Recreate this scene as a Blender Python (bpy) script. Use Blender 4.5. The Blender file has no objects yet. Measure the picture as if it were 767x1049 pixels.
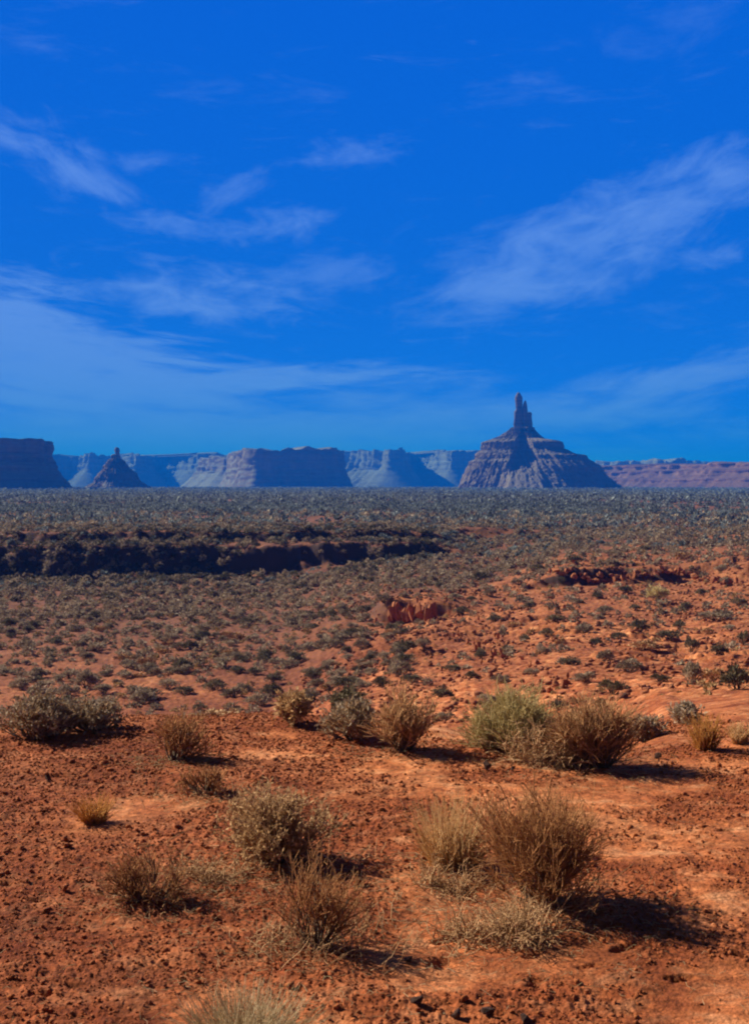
import bpy, bmesh, math, random
import numpy as np
from mathutils import Vector

random.seed(7)
RNG = np.random.default_rng(11)
scene = bpy.context.scene
col = scene.collection

# ------------------------------------------------------------------ noise
def _hash(ix, iy, seed):
    h = (ix.astype(np.int64) * 374761393 + iy.astype(np.int64) * 668265263 + seed * 1442695041) & 0xFFFFFFFF
    h = ((h ^ (h >> 13)) * 1274126177) & 0xFFFFFFFF
    h = (h ^ (h >> 16)) & 0xFFFFFFFF
    return h

def noise2(x, y, seed=0):
    """gradient noise, roughly -1..1"""
    x = np.asarray(x, float); y = np.asarray(y, float)
    x0 = np.floor(x); y0 = np.floor(y)
    fx = x - x0; fy = y - y0
    sx = fx * fx * fx * (fx * (fx * 6 - 15) + 10); sy = fy * fy * fy * (fy * (fy * 6 - 15) + 10)
    def g(ix, iy, dx, dy):
        a = _hash(ix, iy, seed) * (2 * math.pi / 4294967296.0)
        return np.cos(a) * dx + np.sin(a) * dy
    a = g(x0, y0, fx, fy); b = g(x0 + 1, y0, fx - 1, fy)
    c = g(x0, y0 + 1, fx, fy - 1); d = g(x0 + 1, y0 + 1, fx - 1, fy - 1)
    return ((a + (b - a) * sx) * (1 - sy) + (c + (d - c) * sx) * sy) * 1.5

def fbm(x, y, seed=0, octv=3):
    s = 0; a = 1.0; t = 0
    for i in range(octv):
        s = s + a * noise2(x * 2 ** i, y * 2 ** i, seed + i * 17); t += a; a *= 0.5
    return s / t

def sstep(a, b, x):
    t = np.clip((np.asarray(x, float) - a) / (b - a), 0, 1)
    return t * t * (3 - 2 * t)

# ------------------------------------------------------------------ camera numbers
F = 1266.0; CX = 383.5; HZ = 497.0; CAMZ = 1.7
def zrow(row, d): return CAMZ - (row - HZ) / F * d

# ------------------------------------------------------------------ terrain: depth profiles along a few bearings
def R_(lst):
    return [(d, v if kind == 'z' else zrow(v, d)) for (d, v, kind) in [(a[0], a[1], a[2] if len(a) > 2 else 'r') for a in lst]]
FAR = [(250, 517), (500, 506.5), (1500, 499.9), (6500, 497.7)]
NEAR = [(0.3, 0, 'z'), (5, 0, 'z')]
PROF = [
 (0,   NEAR + [(8.7, 0, 'z'), (10, -.45, 'z'), (20, -4.3, 'z'), (30, -6.0, 'z'), (41, 735), (50, 697), (70, 641), (102, 594), (104.6, 560), (107.5, 557), (109, 545.5), (160, 531)] + FAR),
 (150, NEAR + [(8.9, 0, 'z'), (10.5, -.5, 'z'), (20, -4.2, 'z'), (30, -5.8, 'z'), (41, 733), (50, 696), (70, 641), (102, 593), (104.6, 559), (107.5, 556), (109, 545), (160, 531)] + FAR),
 (280, NEAR + [(9.0, 0, 'z'), (10.5, -.5, 'z'), (20, -4.0, 'z'), (30, -5.2, 'z'), (41, 727), (50, 693), (70, 640), (102.5, 588), (104.6, 558), (107.5, 555), (109, 545), (160, 531)] + FAR),
 (372, NEAR + [(8.7, 0, 'z'), (12, -1.1, 'z'), (20, -3.2, 'z'), (30, 729), (45, 690), (60, 645), (75, 612), (103, 579), (104.6, 556), (108, 553), (109, 544), (160, 531)] + FAR),
 (402, NEAR + [(8.6, 0, 'z'), (12, -1.0, 'z'), (20, -3.0, 'z'), (30, 731), (42, 690), (55, 652), (63, 641), (64.2, 613), (72, 604), (103, 576), (104.6, 556), (108, 553), (109, 544), (160, 531)] + FAR),
 (440, NEAR + [(8.4, 0, 'z'), (12, -1.0, 'z'), (20, -2.9, 'z'), (30, 727), (42, 686), (55, 648), (62, 634), (63.2, 615), (75, 602), (95, 579), (103.2, 572), (104.8, 557), (108, 555), (109, 547), (160, 532)] + FAR),
 (490, NEAR + [(7.9, 0, 'z'), (12, -.9, 'z'), (20, -2.8, 'z'), (30, 720), (42, 678), (55, 645), (65, 622), (80, 597), (100, 572), (118, 553), (121, 541), (160, 532)] + FAR),
 (600, NEAR + [(7.4, 0, 'z'), (9, -.3, 'z'), (14, -1.5, 'z'), (22, -2.4, 'z'), (32, 694), (45, 660), (58, 626), (72, 600), (73.2, 584), (90, 568), (118, 548), (160, 533)] + FAR),
 (690, NEAR + [(7.6, 0, 'z'), (10, -.22, 'z'), (15, -.98, 'z'), (24, 705), (36, 684), (50, 650), (62, 617), (73, 597), (74.2, 579), (90, 563), (120, 544), (160, 532)] + FAR),
 (775, NEAR + [(7.8, 0, 'z'), (10, -.15, 'z'), (15, -.85, 'z'), (24, 698), (36, 674), (50, 641), (62, 608), (70, 592), (71.2, 577), (90, 559), (120, 541), (160, 530)] + FAR),
]
LG = np.linspace(math.log(0.3), math.log(6500), 3000)
def pchip(xs, ys, xq):
    xs = np.asarray(xs, float); ys = np.asarray(ys, float)
    h = np.diff(xs); dl = np.diff(ys) / h
    m = np.zeros_like(xs)
    for i in range(1, len(xs) - 1):
        if dl[i - 1] * dl[i] > 0:
            w1 = 2 * h[i] + h[i - 1]; w2 = h[i] + 2 * h[i - 1]
            m[i] = (w1 + w2) / (w1 / dl[i - 1] + w2 / dl[i])
    m[0] = dl[0]; m[-1] = dl[-1]
    k = np.clip(np.searchsorted(xs, xq) - 1, 0, len(h) - 1)
    t = (xq - xs[k]) / h[k]
    return ((2 * t**3 - 3 * t**2 + 1) * ys[k] + (t**3 - 2 * t**2 + t) * h[k] * m[k]
            + (-2 * t**3 + 3 * t**2) * ys[k + 1] + (t**3 - t**2) * h[k] * m[k + 1])
COLU = np.array([(p[0] - CX) / F for p in PROF])
TAB = np.array([pchip([math.log(d) for d, z in R_(p[1])], [z for d, z in R_(p[1])], LG) for p in PROF])
AZMAX = math.radians(24)

def macro(x, y):
    r = np.hypot(x, y); az = np.clip(np.arctan2(x, y), -AZMAX, AZMAX)
    d = np.maximum(r * np.cos(az), 0.31); u = np.tan(az)
    far = sstep(25, 60, d)
    w = fbm(x / 16, y / 16, 3, 4) * 0.02 + noise2(x / 1.6, y / 1.6, 5) * 0.007
    w = w * far * (1 - 0.75 * sstep(200, 500, d))
    u = u + far * 0.012 * noise2(x / 9, y / 9, 9)
    ld = np.log(d * (1 + w))
    j = np.clip((ld - LG[0]) / (LG[1] - LG[0]), 0, len(LG) - 1.001)
    j0 = j.astype(int); jf = j - j0
    c = np.clip(np.searchsorted(COLU, u) - 1, 0, len(COLU) - 2)
    t = np.clip((u - COLU[c]) / (COLU[c + 1] - COLU[c]), 0, 1); t = t * t * (3 - 2 * t)
    za = TAB[c, j0] * (1 - jf) + TAB[c, j0 + 1] * jf
    zb = TAB[c + 1, j0] * (1 - jf) + TAB[c + 1, j0 + 1] * jf
    return za * (1 - t) + zb * t

def crust(x, y):
    """1 where the soil is crusted and cloddy, 0 where loose pale sand has drifted"""
    return sstep(-0.22, 0.30, fbm(x / 0.85 + 3, y / 0.6 + 0.35 * x, 31, 3) + 0.10 * fbm(x / 0.2, y / 0.15, 33, 2) + 0.16 - 0.13 * np.clip(x, -1.5, 1.0))

def slope_edge(x, y):
    """above 0 on the bare rocky slope right of the basin"""
    line = np.where(y < 64, -0.066 + (y - 45) * 0.004, 0.010 + (y - 64) * 0.0055)
    return x / np.maximum(y, 0.1) - np.maximum(line, -0.12) + 0.012 * fbm(x / 6, y / 6, 35, 3)

def ground_z(x, y):
    x = np.asarray(x, float); y = np.asarray(y, float)
    z = macro(x, y)
    d = np.hypot(x, y)
    near = 1 - sstep(9, 16, d)
    # the knoll: soft swells, clods and small pits
    z = z + near * (0.030 * fbm(x / 1.1, y / 1.1, 21, 2))
    rough = 0.18 + 0.82 * crust(x, y)
    cl = np.abs(noise2(x / 0.060, y / 0.060, 27)) * 0.014 + np.abs(noise2(x / 0.027 + 5, y / 0.027, 28)) * 0.010 * sstep(9.5, 6, d)
    cl = cl + 0.005 * noise2(x / 0.013, y / 0.013, 29) * sstep(7, 4, d)
    z = z + near * (rough * cl * 0.85 + 0.012 * fbm(x / 0.22, y / 0.22, 23, 2))
    pit = sstep(0.50, 0.70, noise2(x / 0.16 + 9, y / 0.09, 41)) * sstep(-0.1, 0.3, noise2(x / 1.4, y / 1.4, 43))
    z = z - near * 0.022 * pit
    # a small cut bank on the left of the knoll
    mid = sstep(10, 22, d) * (1 - sstep(400, 900, d))
    z = z + mid * (0.09 * fbm(x / 5, y / 5, 51, 4) + 0.10 * np.abs(noise2(x / 1.1, y / 1.1, 53)) * np.abs(noise2(x / 6, y / 6, 54)) * 2 + 0.07 * np.abs(noise2(x / 0.5, y / 0.5, 55)) + 0.04 * noise2(x / 0.2, y / 0.25, 56))
    # the scarp is gullied and slumped
    sc = sstep(94, 100, d) * (1 - sstep(114, 122, d)) * (1 - sstep(0.02, 0.08, x / np.maximum(y, 0.1)))
    z = z + sc * (0.22 * fbm(x / 5.5, y / 3.0, 65, 3) + 0.08 * noise2(x / 0.9, y / 0.9, 66))
    # rough broken ground on the rocky slope
    u = x / np.maximum(y, 0.1)
    rk = sstep(-0.06, 0.04, u) * sstep(18, 30, d) * (1 - sstep(85, 100, d))
    st = fbm(x / 2.2 + 4, y / 1.6, 57, 3)
    z = z + rk * 0.12 * (sstep(0.10, 0.14, st) + sstep(0.34, 0.38, st) - 0.5) * sstep(-0.2, 0.2, noise2(x / 9, y / 9, 58))
    # plain behind: low undulation
    pl = sstep(150, 300, d)
    z = z + pl * 0.25 * fbm(x / 40, y / 40, 61, 3)
    return z

_LD = np.exp(np.linspace(math.log(3.0), math.log(2500), 9000))
def at(px, row):
    """the point of the ground seen at a place in the photograph"""
    u = (px - CX) / F
    z = ground_z(u * _LD, _LD)
    ray = CAMZ - (row - HZ) / F * _LD
    k = np.argmax(z >= ray)
    if z[k] < ray[k]: k = len(_LD) - 1
    d = _LD[k]
    return u * d, d, float(z[k])

# ------------------------------------------------------------------ mesh helpers
def mesh_np(name, V, faces, mat=None, parent=None, smooth=False, tint=None, link=True):
    me = bpy.data.meshes.new(name)
    V = np.asarray(V, np.float32)
    if not isinstance(faces, list): faces = [faces]
    faces = [np.asarray(f, np.int32) for f in faces if len(f)]
    nl = sum(f.size for f in faces); npoly = sum(len(f) for f in faces)
    me.vertices.add(len(V)); me.vertices.foreach_set('co', V.ravel())
    me.loops.add(nl); me.loops.foreach_set('vertex_index', np.concatenate([f.ravel() for f in faces]))
    tot = np.concatenate([np.full(len(f), f.shape[1], np.int32) for f in faces])
    start = np.concatenate([[0], np.cumsum(tot)[:-1]]).astype(np.int32)
    me.polygons.add(npoly); me.polygons.foreach_set('loop_start', start); me.polygons.foreach_set('loop_total', tot)
    if smooth: me.polygons.foreach_set('use_smooth', np.ones(npoly, bool))
    if tint is not None:
        a = me.attributes.new('tint', 'FLOAT', 'POINT'); a.data.foreach_set('value', np.asarray(tint, np.float32))
    me.update(); me.validate()
    if mat: me.materials.append(mat)
    if not link: return me
    o = bpy.data.objects.new(name, me); col.objects.link(o)
    if parent: o.parent = parent
    return o

def tag(o, label=None, cat=None, group=None, kind=None):
    for k, v in (('label', label), ('category', cat), ('group', group), ('kind', kind)):
        if v: o[k] = v
    return o

def empty(name, loc, rz=0.0):
    o = bpy.data.objects.new(name, None); o.location = loc; o.rotation_euler = (0, 0, rz)
    o.empty_display_size = 0.1
    col.objects.link(o); return o

def norm(v): return v / np.maximum(np.linalg.norm(v, axis=-1, keepdims=True), 1e-9)

def tubes(P, R, sides=3):
    """P (n,k,3) polylines, R (n,k) radii -> vertices and quads"""
    n, k, _ = P.shape
    T = np.empty_like(P); T[:, 1:-1] = P[:, 2:] - P[:, :-2]; T[:, 0] = P[:, 1] - P[:, 0]; T[:, -1] = P[:, -1] - P[:, -2]
    T = norm(T)
    ref = np.zeros_like(T); ref[..., 0] = 0.31; ref[..., 1] = 0.87; ref[..., 2] = 0.38
    A = norm(np.cross(T, ref)); B = np.cross(T, A)
    ang = np.arange(sides) * 2 * math.pi / sides
    V = P[:, :, None, :] + R[:, :, None, None] * (np.cos(ang)[None, None, :, None] * A[:, :, None, :] + np.sin(ang)[None, None, :, None] * B[:, :, None, :])
    idx = np.arange(n * k * sides).reshape(n, k, sides)
    nx = np.roll(idx, -1, axis=2)
    Fq = np.stack([idx[:, :-1], nx[:, :-1], nx[:, 1:], idx[:, 1:]], axis=-1).reshape(-1, 4)
    return V.reshape(-1, 3), Fq

def rdir(rng, n):
    return norm(rng.normal(size=(n, 3)))

def leaf_quads(C, rng, ln, wd, updir=None, mixup=0.5):
    n = len(C)
    D = rdir(rng, n)
    if updir is not None: D = norm(D * (1 - mixup) + updir * mixup)
    S = norm(np.cross(D, rdir(rng, n)))
    L = (ln * rng.uniform(0.6, 1.4, n))[:, None]; W = (wd * rng.uniform(0.6, 1.4, n))[:, None]
    N = np.cross(D, S)
    a = C; b = C + D * L * 0.5 + S * W + N * W * 0.3; c = C + D * L; d = C + D * L * 0.5 - S * W + N * W * 0.3
    V = np.stack([a, b, c, d], 1).reshape(-1, 3)
    return V, np.arange(n * 4).reshape(-1, 4)

def grow(starts, dirs, lens, rng, k=4, bend=0.25, up=0.15):
    n = len(starts); P = np.empty((n, k, 3)); P[:, 0] = starts; d = dirs.copy()
    for i in range(1, k):
        d = norm(d + bend * rng.normal(size=(n, 3)) / math.sqrt(k) + np.array([0, 0, up / k]))
        P[:, i] = P[:, i - 1] + d * (lens / (k - 1))[:, None]
    return P

def pick_on(P, rng, m, lo, hi):
    """m start points on each polyline, with the local direction"""
    n, k, _ = P.shape
    t = rng.uniform(lo, hi, (n, m)) * (k - 1); i = np.minimum(t.astype(int), k - 2); f = (t - i)[..., None]
    r = np.arange(n)[:, None]
    a = P[r, i]; b = P[r, i + 1]
    return (a + (b - a) * f).reshape(-1, 3), norm(b - a).reshape(-1, 3)

# ------------------------------------------------------------------ materials
def new_mat(name, rough=0.9, spec=0.2):
    m = bpy.data.materials.new(name); m.use_nodes = True
    nt = m.node_tree; b = nt.nodes['Principled BSDF']
    b.inputs['Roughness'].default_value = rough
    b.inputs['Specular IOR Level'].default_value = spec
    return m, nt, b

def N(nt, t, **kw):
    n = nt.nodes.new(t)
    for k, v in kw.items(): setattr(n, k, v)
    return n

def noise_node(nt, vec, scale, detail=4, rough=0.55, dist=0.0):
    n = N(nt, 'ShaderNodeTexNoise'); n.inputs['Scale'].default_value = scale; n.inputs['Detail'].default_value = detail
    n.inputs['Roughness'].default_value = rough; n.inputs['Distortion'].default_value = dist
    if vec is not None: nt.links.new(vec, n.inputs['Vector'])
    return n.outputs['Fac']

def ramp(nt, fac, stops):
    r = N(nt, 'ShaderNodeValToRGB'); nt.links.new(fac, r.inputs['Fac'])
    el = r.color_ramp.elements
    while len(el) < len(stops): el.new(0.5)
    for e, (p, c) in zip(el, stops):
        e.position = p; e.color = (c, c, c, 1) if isinstance(c, (int, float)) else (*c, 1)
    return r.outputs['Color']

def mixc(nt, fac, a, b, mode='MIX'):
    m = N(nt, 'ShaderNodeMix', data_type='RGBA', blend_type=mode)
    for sock, v in ((m.inputs['Factor'], fac), (m.inputs[6], a), (m.inputs[7], b)):
        if isinstance(v, (int, float)): sock.default_value = v
        elif isinstance(v, tuple): sock.default_value = (*v, 1)
        else: nt.links.new(v, sock)
    return m.outputs[2]

def math_(nt, op, a, b=None, c=None, clamp=False):
    m = N(nt, 'ShaderNodeMath', operation=op); m.use_clamp = clamp
    for s, v in zip(m.inputs, (a, b, c)):
        if v is None: continue
        if isinstance(v, (int, float)): s.default_value = v
        else: nt.links.new(v, s)
    return m.outputs[0]

def bump(nt, b, height, strength, dist):
    n = N(nt, 'ShaderNodeBump'); n.inputs['Strength'].default_value = strength; n.inputs['Distance'].default_value = dist
    nt.links.new(height, n.inputs['Height']); nt.links.new(n.outputs['Normal'], b.inputs['Normal'])

def soil_material():
    m, nt, b = new_mat('red_soil', 0.95, 0.1)
    P = N(nt, 'ShaderNodeNewGeometry').outputs['Position']
    big = noise_node(nt, P, 0.9, 5, 0.6)
    fine = noise_node(nt, P, 26, 5, 0.7)
    veryfine = noise_node(nt, P, 75, 3, 0.6)
    mid = noise_node(nt, P, 5.5, 4, 0.6, 0.4)
    c1 = ramp(nt, big, [(0.34, (0.27, 0.066, 0.026)), (0.5, (0.50, 0.15, 0.054)), (0.64, (0.74, 0.29, 0.12))])
    c2 = ramp(nt, mid, [(0.34, (0.30, 0.066, 0.021)), (0.5, (0.56, 0.155, 0.046)), (0.66, (0.80, 0.34, 0.15))])
    c = mixc(nt, 0.55, c1, c2)
    cr = N(nt, 'ShaderNodeAttribute', attribute_name='tint').outputs['Fac']
    c = mixc(nt, 1.0, c, ramp(nt, cr, [(0.0, (1.15, 1.22, 1.28)), (0.45, (1.0, 1.0, 1.0)), (1.0, (0.80, 0.72, 0.72))]), 'MULTIPLY')
    f = ramp(nt, fine, [(0.30, 0.38), (0.48, 0.92), (0.7, 1.38)])
    c = mixc(nt, 1.0, c, f, 'MULTIPLY')
    f2 = ramp(nt, veryfine, [(0.3, 0.7), (0.7, 1.25)])
    c = mixc(nt, 0.8, c, f2, 'MULTIPLY')
    # broad bands of paler and browner dirt out on the flats
    wide = noise_node(nt, P, 0.11, 5, 0.6)
    c = mixc(nt, 1.0, c, ramp(nt, wide, [(0.38, (0.62, 0.56, 0.56)), (0.62, (1.08, 1.1, 1.1))]), 'MULTIPLY')
    mott = noise_node(nt, P, 1.7, 6, 0.75)
    c = mixc(nt, 0.8, c, ramp(nt, mott, [(0.36, (0.55, 0.48, 0.46)), (0.5, (0.98, 0.98, 0.98)), (0.64, (1.2, 1.25, 1.3))]), 'MULTIPLY')
    # low dry ground cover greys the dirt of the far plain
    sep = N(nt, 'ShaderNodeSeparateXYZ'); nt.links.new(P, sep.inputs[0])
    dist = math_(nt, 'ADD', sep.outputs['Y'], math_(nt, 'MULTIPLY', math_(nt, 'SUBTRACT', noise_node(nt, P, 0.02, 5, 0.6), 0.5), 60.0))
    k = N(nt, 'ShaderNodeMapRange'); k.inputs['From Min'].default_value = 10; k.inputs['From Max'].default_value = 110
    nt.links.new(dist, k.inputs['Value'])
    cover = ramp(nt, noise_node(nt, P, 0.25, 6, 0.75), [(0.35, (0.115, 0.040, 0.023)), (0.62, (0.24, 0.092, 0.050))])
    slope = N(nt, 'ShaderNodeAttribute', attribute_name='slope').outputs['Fac']
    kd = N(nt, 'ShaderNodeMapRange'); kd.inputs['From Min'].default_value = 75; kd.inputs['From Max'].default_value = 130; kd.inputs['To Min'].default_value = 0.55; kd.inputs['To Max'].default_value = 0.0
    nt.links.new(dist, kd.inputs['Value'])
    k9 = N(nt, 'ShaderNodeMapRange'); k9.inputs['From Min'].default_value = 30; k9.inputs['From Max'].default_value = 70; k9.inputs['To Max'].default_value = 0.92
    nt.links.new(sep.outputs['Y'], k9.inputs['Value'])
    kk = math_(nt, 'MULTIPLY', k9.outputs[0], math_(nt, 'SUBTRACT', 1.0, math_(nt, 'MULTIPLY', slope, kd.outputs[0])))
    c = mixc(nt, kk, c, cover)
    # shade painted into the soil colour on steep faces beyond mid distance
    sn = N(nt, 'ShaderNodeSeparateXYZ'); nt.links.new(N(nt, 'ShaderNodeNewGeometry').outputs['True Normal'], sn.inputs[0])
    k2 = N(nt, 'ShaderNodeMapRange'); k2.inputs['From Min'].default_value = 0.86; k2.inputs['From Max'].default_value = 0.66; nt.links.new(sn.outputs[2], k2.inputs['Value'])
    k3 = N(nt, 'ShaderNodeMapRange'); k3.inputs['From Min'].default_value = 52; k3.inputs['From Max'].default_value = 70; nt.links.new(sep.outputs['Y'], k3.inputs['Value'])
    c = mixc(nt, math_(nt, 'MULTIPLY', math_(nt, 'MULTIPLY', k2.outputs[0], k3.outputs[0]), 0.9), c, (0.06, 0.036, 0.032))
    nt.links.new(c, b.inputs['Base Color'])
    h = math_(nt, 'ADD', noise_node(nt, P, 60, 4, 0.7), math_(nt, 'MULTIPLY', noise_node(nt, P, 14, 3, 0.6), 2.0))
    bump(nt, b, h, 0.7, 0.012)
    return m

def plant_material(name, dark, midc, light, rnd=0.25, trans=0.0):
    m, nt, b = new_mat(name, 0.85, 0.15)
    at_ = N(nt, 'ShaderNodeAttribute', attribute_name='tint').outputs['Fac']
    oi = N(nt, 'ShaderNodeObjectInfo').outputs['Random']
    f = math_(nt, 'ADD', at_, math_(nt, 'MULTIPLY', math_(nt, 'SUBTRACT', oi, 0.5), rnd), clamp=True)
    c = ramp(nt, f, [(0.0, dark), (0.5, midc), (1.0, light)])
    nt.links.new(c, b.inputs['Base Color'])
    if trans > 0:
        t = N(nt, 'ShaderNodeBsdfTranslucent'); nt.links.new(c, t.inputs['Color'])
        mx = N(nt, 'ShaderNodeMixShader'); mx.inputs[0].default_value = trans
        nt.links.new(b.outputs[0], mx.inputs[1]); nt.links.new(t.outputs[0], mx.inputs[2])
        nt.links.new(mx.outputs[0], nt.nodes['Material Output'].inputs['Surface'])
    return m

def rock_material(name, a, b_, c_, scale=2.5):
    m, nt, b = new_mat(name, 0.9, 0.2)
    P = N(nt, 'ShaderNodeNewGeometry').outputs['Position']
    oi = N(nt, 'ShaderNodeObjectInfo').outputs['Random']
    n = noise_node(nt, P, scale, 6, 0.65, 0.5)
    c = ramp(nt, n, [(0.3, a), (0.5, b_), (0.72, c_)])
    c = mixc(nt, 1.0, c, ramp(nt, oi, [(0, 0.75), (1, 1.15)]), 'MULTIPLY')
    nt.links.new(c, b.inputs['Base Color'])
    bump(nt, b, noise_node(nt, P, scale * 8, 5, 0.7), 0.6, 0.05)
    return m

def strata_material(name, tones, period, slope_tone, blend=0.5):
    """layered cliff rock: beds by height, dust and scree where the face lies back"""
    m, nt, b = new_mat(name, 0.95, 0.1)
    P = N(nt, 'ShaderNodeNewGeometry').outputs['Position']
    g = N(nt, 'ShaderNodeNewGeometry').outputs['True Normal']
    mp = N(nt, 'ShaderNodeMapping'); nt.links.new(P, mp.inputs['Vector']); mp.inputs['Scale'].default_value = (0.004, 0.004, 1.0 / period)
    bed = noise_node(nt, mp.outputs[0], 1.0, 4, 0.7)
    c = ramp(nt, bed, [(0.32, tones[0]), (0.45, tones[1]), (0.55, tones[2]), (0.68, tones[1])])
    mp2 = N(nt, 'ShaderNodeMapping'); nt.links.new(P, mp2.inputs['Vector']); mp2.inputs['Scale'].default_value = (0.12, 0.12, 0.012)
    streak = noise_node(nt, mp2.outputs[0], 1.0, 5, 0.65)
    c = mixc(nt, 1.0, c, ramp(nt, streak, [(0.3, 0.6), (0.7, 1.25)]), 'MULTIPLY')
    sep = N(nt, 'ShaderNodeSeparateXYZ'); nt.links.new(g, sep.inputs[0])
    k = N(nt, 'ShaderNodeMapRange'); k.inputs['From Min'].default_value = 0.25; k.inputs['From Max'].default_value = 0.6
    nt.links.new(sep.outputs['Z'], k.inputs['Value'])
    patch = noise_node(nt, P, 0.06, 6, 0.7)
    sc = mixc(nt, patch, slope_tone, tuple(v * 0.6 for v in slope_tone))
    c = mixc(nt, math_(nt, 'MULTIPLY', k.outputs[0], blend), c, sc)
    nt.links.new(c, b.inputs['Base Color'])
    bump(nt, b, noise_node(nt, P, 0.25, 6, 0.7), 0.8, 3.0)
    return m

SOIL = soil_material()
M = dict(
    brown=plant_material('brown_twigs', (0.132, 0.048, 0.018), (0.330, 0.134, 0.048), (0.580, 0.266, 0.105)),
    bark=plant_material('grey_bark', (0.075, 0.046, 0.029), (0.150, 0.098, 0.063), (0.255, 0.169, 0.115)),
    straw=plant_material('straw_grass', (0.546, 0.301, 0.126), (0.756, 0.466, 0.225), (0.892, 0.630, 0.360), trans=0.5),
    pale=plant_material('pale_straw_grass', (0.420, 0.281, 0.153), (0.630, 0.456, 0.261), (0.819, 0.640, 0.423), trans=0.45),
    orange=plant_material('orange_dry_grass', (0.483, 0.211, 0.053), (0.651, 0.306, 0.083), (0.777, 0.422, 0.143), trans=0.4),
    grey=plant_material('grey_dead_twigs', (0.218, 0.110, 0.050), (0.461, 0.251, 0.120), (0.743, 0.439, 0.228)),
    sage=plant_material('sage_leaves', (0.158, 0.104, 0.065), (0.347, 0.245, 0.162), (0.567, 0.418, 0.288), 0.35, trans=0.22),
    olive=plant_material('olive_leaves', (0.34, 0.23, 0.09), (0.58, 0.425, 0.19), (0.76, 0.59, 0.31), trans=0.45),
    taupe=plant_material('taupe_twigs', (0.192, 0.091, 0.039), (0.456, 0.225, 0.099), (0.764, 0.413, 0.187)),
    tan=plant_material('tan_leaves', (0.302, 0.159, 0.069), (0.555, 0.318, 0.146), (0.845, 0.534, 0.275), trans=0.4),
    drystraw=plant_material('bleached_grass', (0.210, 0.119, 0.052), (0.399, 0.237, 0.107), (0.567, 0.361, 0.181), 0, trans=0.2),
    far=plant_material('silver_scrub', (0.06, 0.068, 0.07), (0.165, 0.172, 0.165), (0.34, 0.345, 0.33), 0.0, trans=0.25),
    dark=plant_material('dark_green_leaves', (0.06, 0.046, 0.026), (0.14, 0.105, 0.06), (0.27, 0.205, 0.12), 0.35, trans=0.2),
    rock=rock_material('red_sandstone', (0.24, 0.07, 0.03), (0.40, 0.125, 0.05), (0.55, 0.21, 0.09)),
    clod=rock_material('soil_clods', (0.30, 0.07, 0.022), (0.50, 0.13, 0.038), (0.68, 0.22, 0.07), 18),
    darkrock=rock_material('dark_varnished_stone', (0.045, 0.02, 0.014), (0.085, 0.038, 0.025), (0.16, 0.07, 0.045), 9),
)

# ------------------------------------------------------------------ ground sheet
def build_ground():
    fine = np.radians(np.arange(-20.5, 20.5001, 0.05))
    left = np.radians(np.linspace(-180, -20.5, 70, endpoint=False))
    right = np.radians(np.linspace(20.5, 180, 70, endpoint=False))[1:]
    az = np.concatenate([left, fine, right])
    rs = [0.35]
    while rs[-1] < 6400:
        r = rs[-1]
        k = 0.05 if r < 3.2 else 0.0028 if r < 11 else 0.007 if r < 22 else 0.0036 if r < 95 else 0.0026 if r < 122 else 0.012 if r < 600 else 0.03
        rs.append(r * (1 + k))
    rs = np.array(rs)
    A, Rr = np.meshgrid(az, rs)
    X = Rr * np.sin(A); Y = Rr * np.cos(A)
    Z = np.empty_like(X)
    for i in range(0, len(rs), 100):
        Z[i:i + 100] = ground_z(X[i:i + 100], Y[i:i + 100])
    nr, na = X.shape
    V = np.stack([X, Y, Z], -1).reshape(-1, 3)
    idx = np.arange(nr * na).reshape(nr, na); nx = np.roll(idx, -1, axis=1)
    Q = np.stack([idx[:-1], idx[1:], nx[1:], nx[:-1]], -1).reshape(-1, 4)
    c = len(V); V = np.vstack([V, [[0, 0, float(ground_z(np.array([0.0]), np.array([0.01]))[0])]]])
    T = np.stack([np.full(na, c), idx[0], nx[0]], -1)
    tt = np.concatenate([crust(V[i:i + 100000, 0], V[i:i + 100000, 1]) for i in range(0, len(V), 100000)])
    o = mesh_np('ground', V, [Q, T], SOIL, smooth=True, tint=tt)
    se = np.concatenate([sstep(-0.012, 0.014, slope_edge(V[i:i + 100000, 0], V[i:i + 100000, 1])) for i in range(0, len(V), 100000)])
    a_ = o.data.attributes.new('slope', 'FLOAT', 'POINT'); a_.data.foreach_set('value', se.astype(np.float32))
    tag(o, 'red desert ground with sandy soil and dry flats to the horizon', 'ground', kind='structure')
build_ground()

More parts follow.
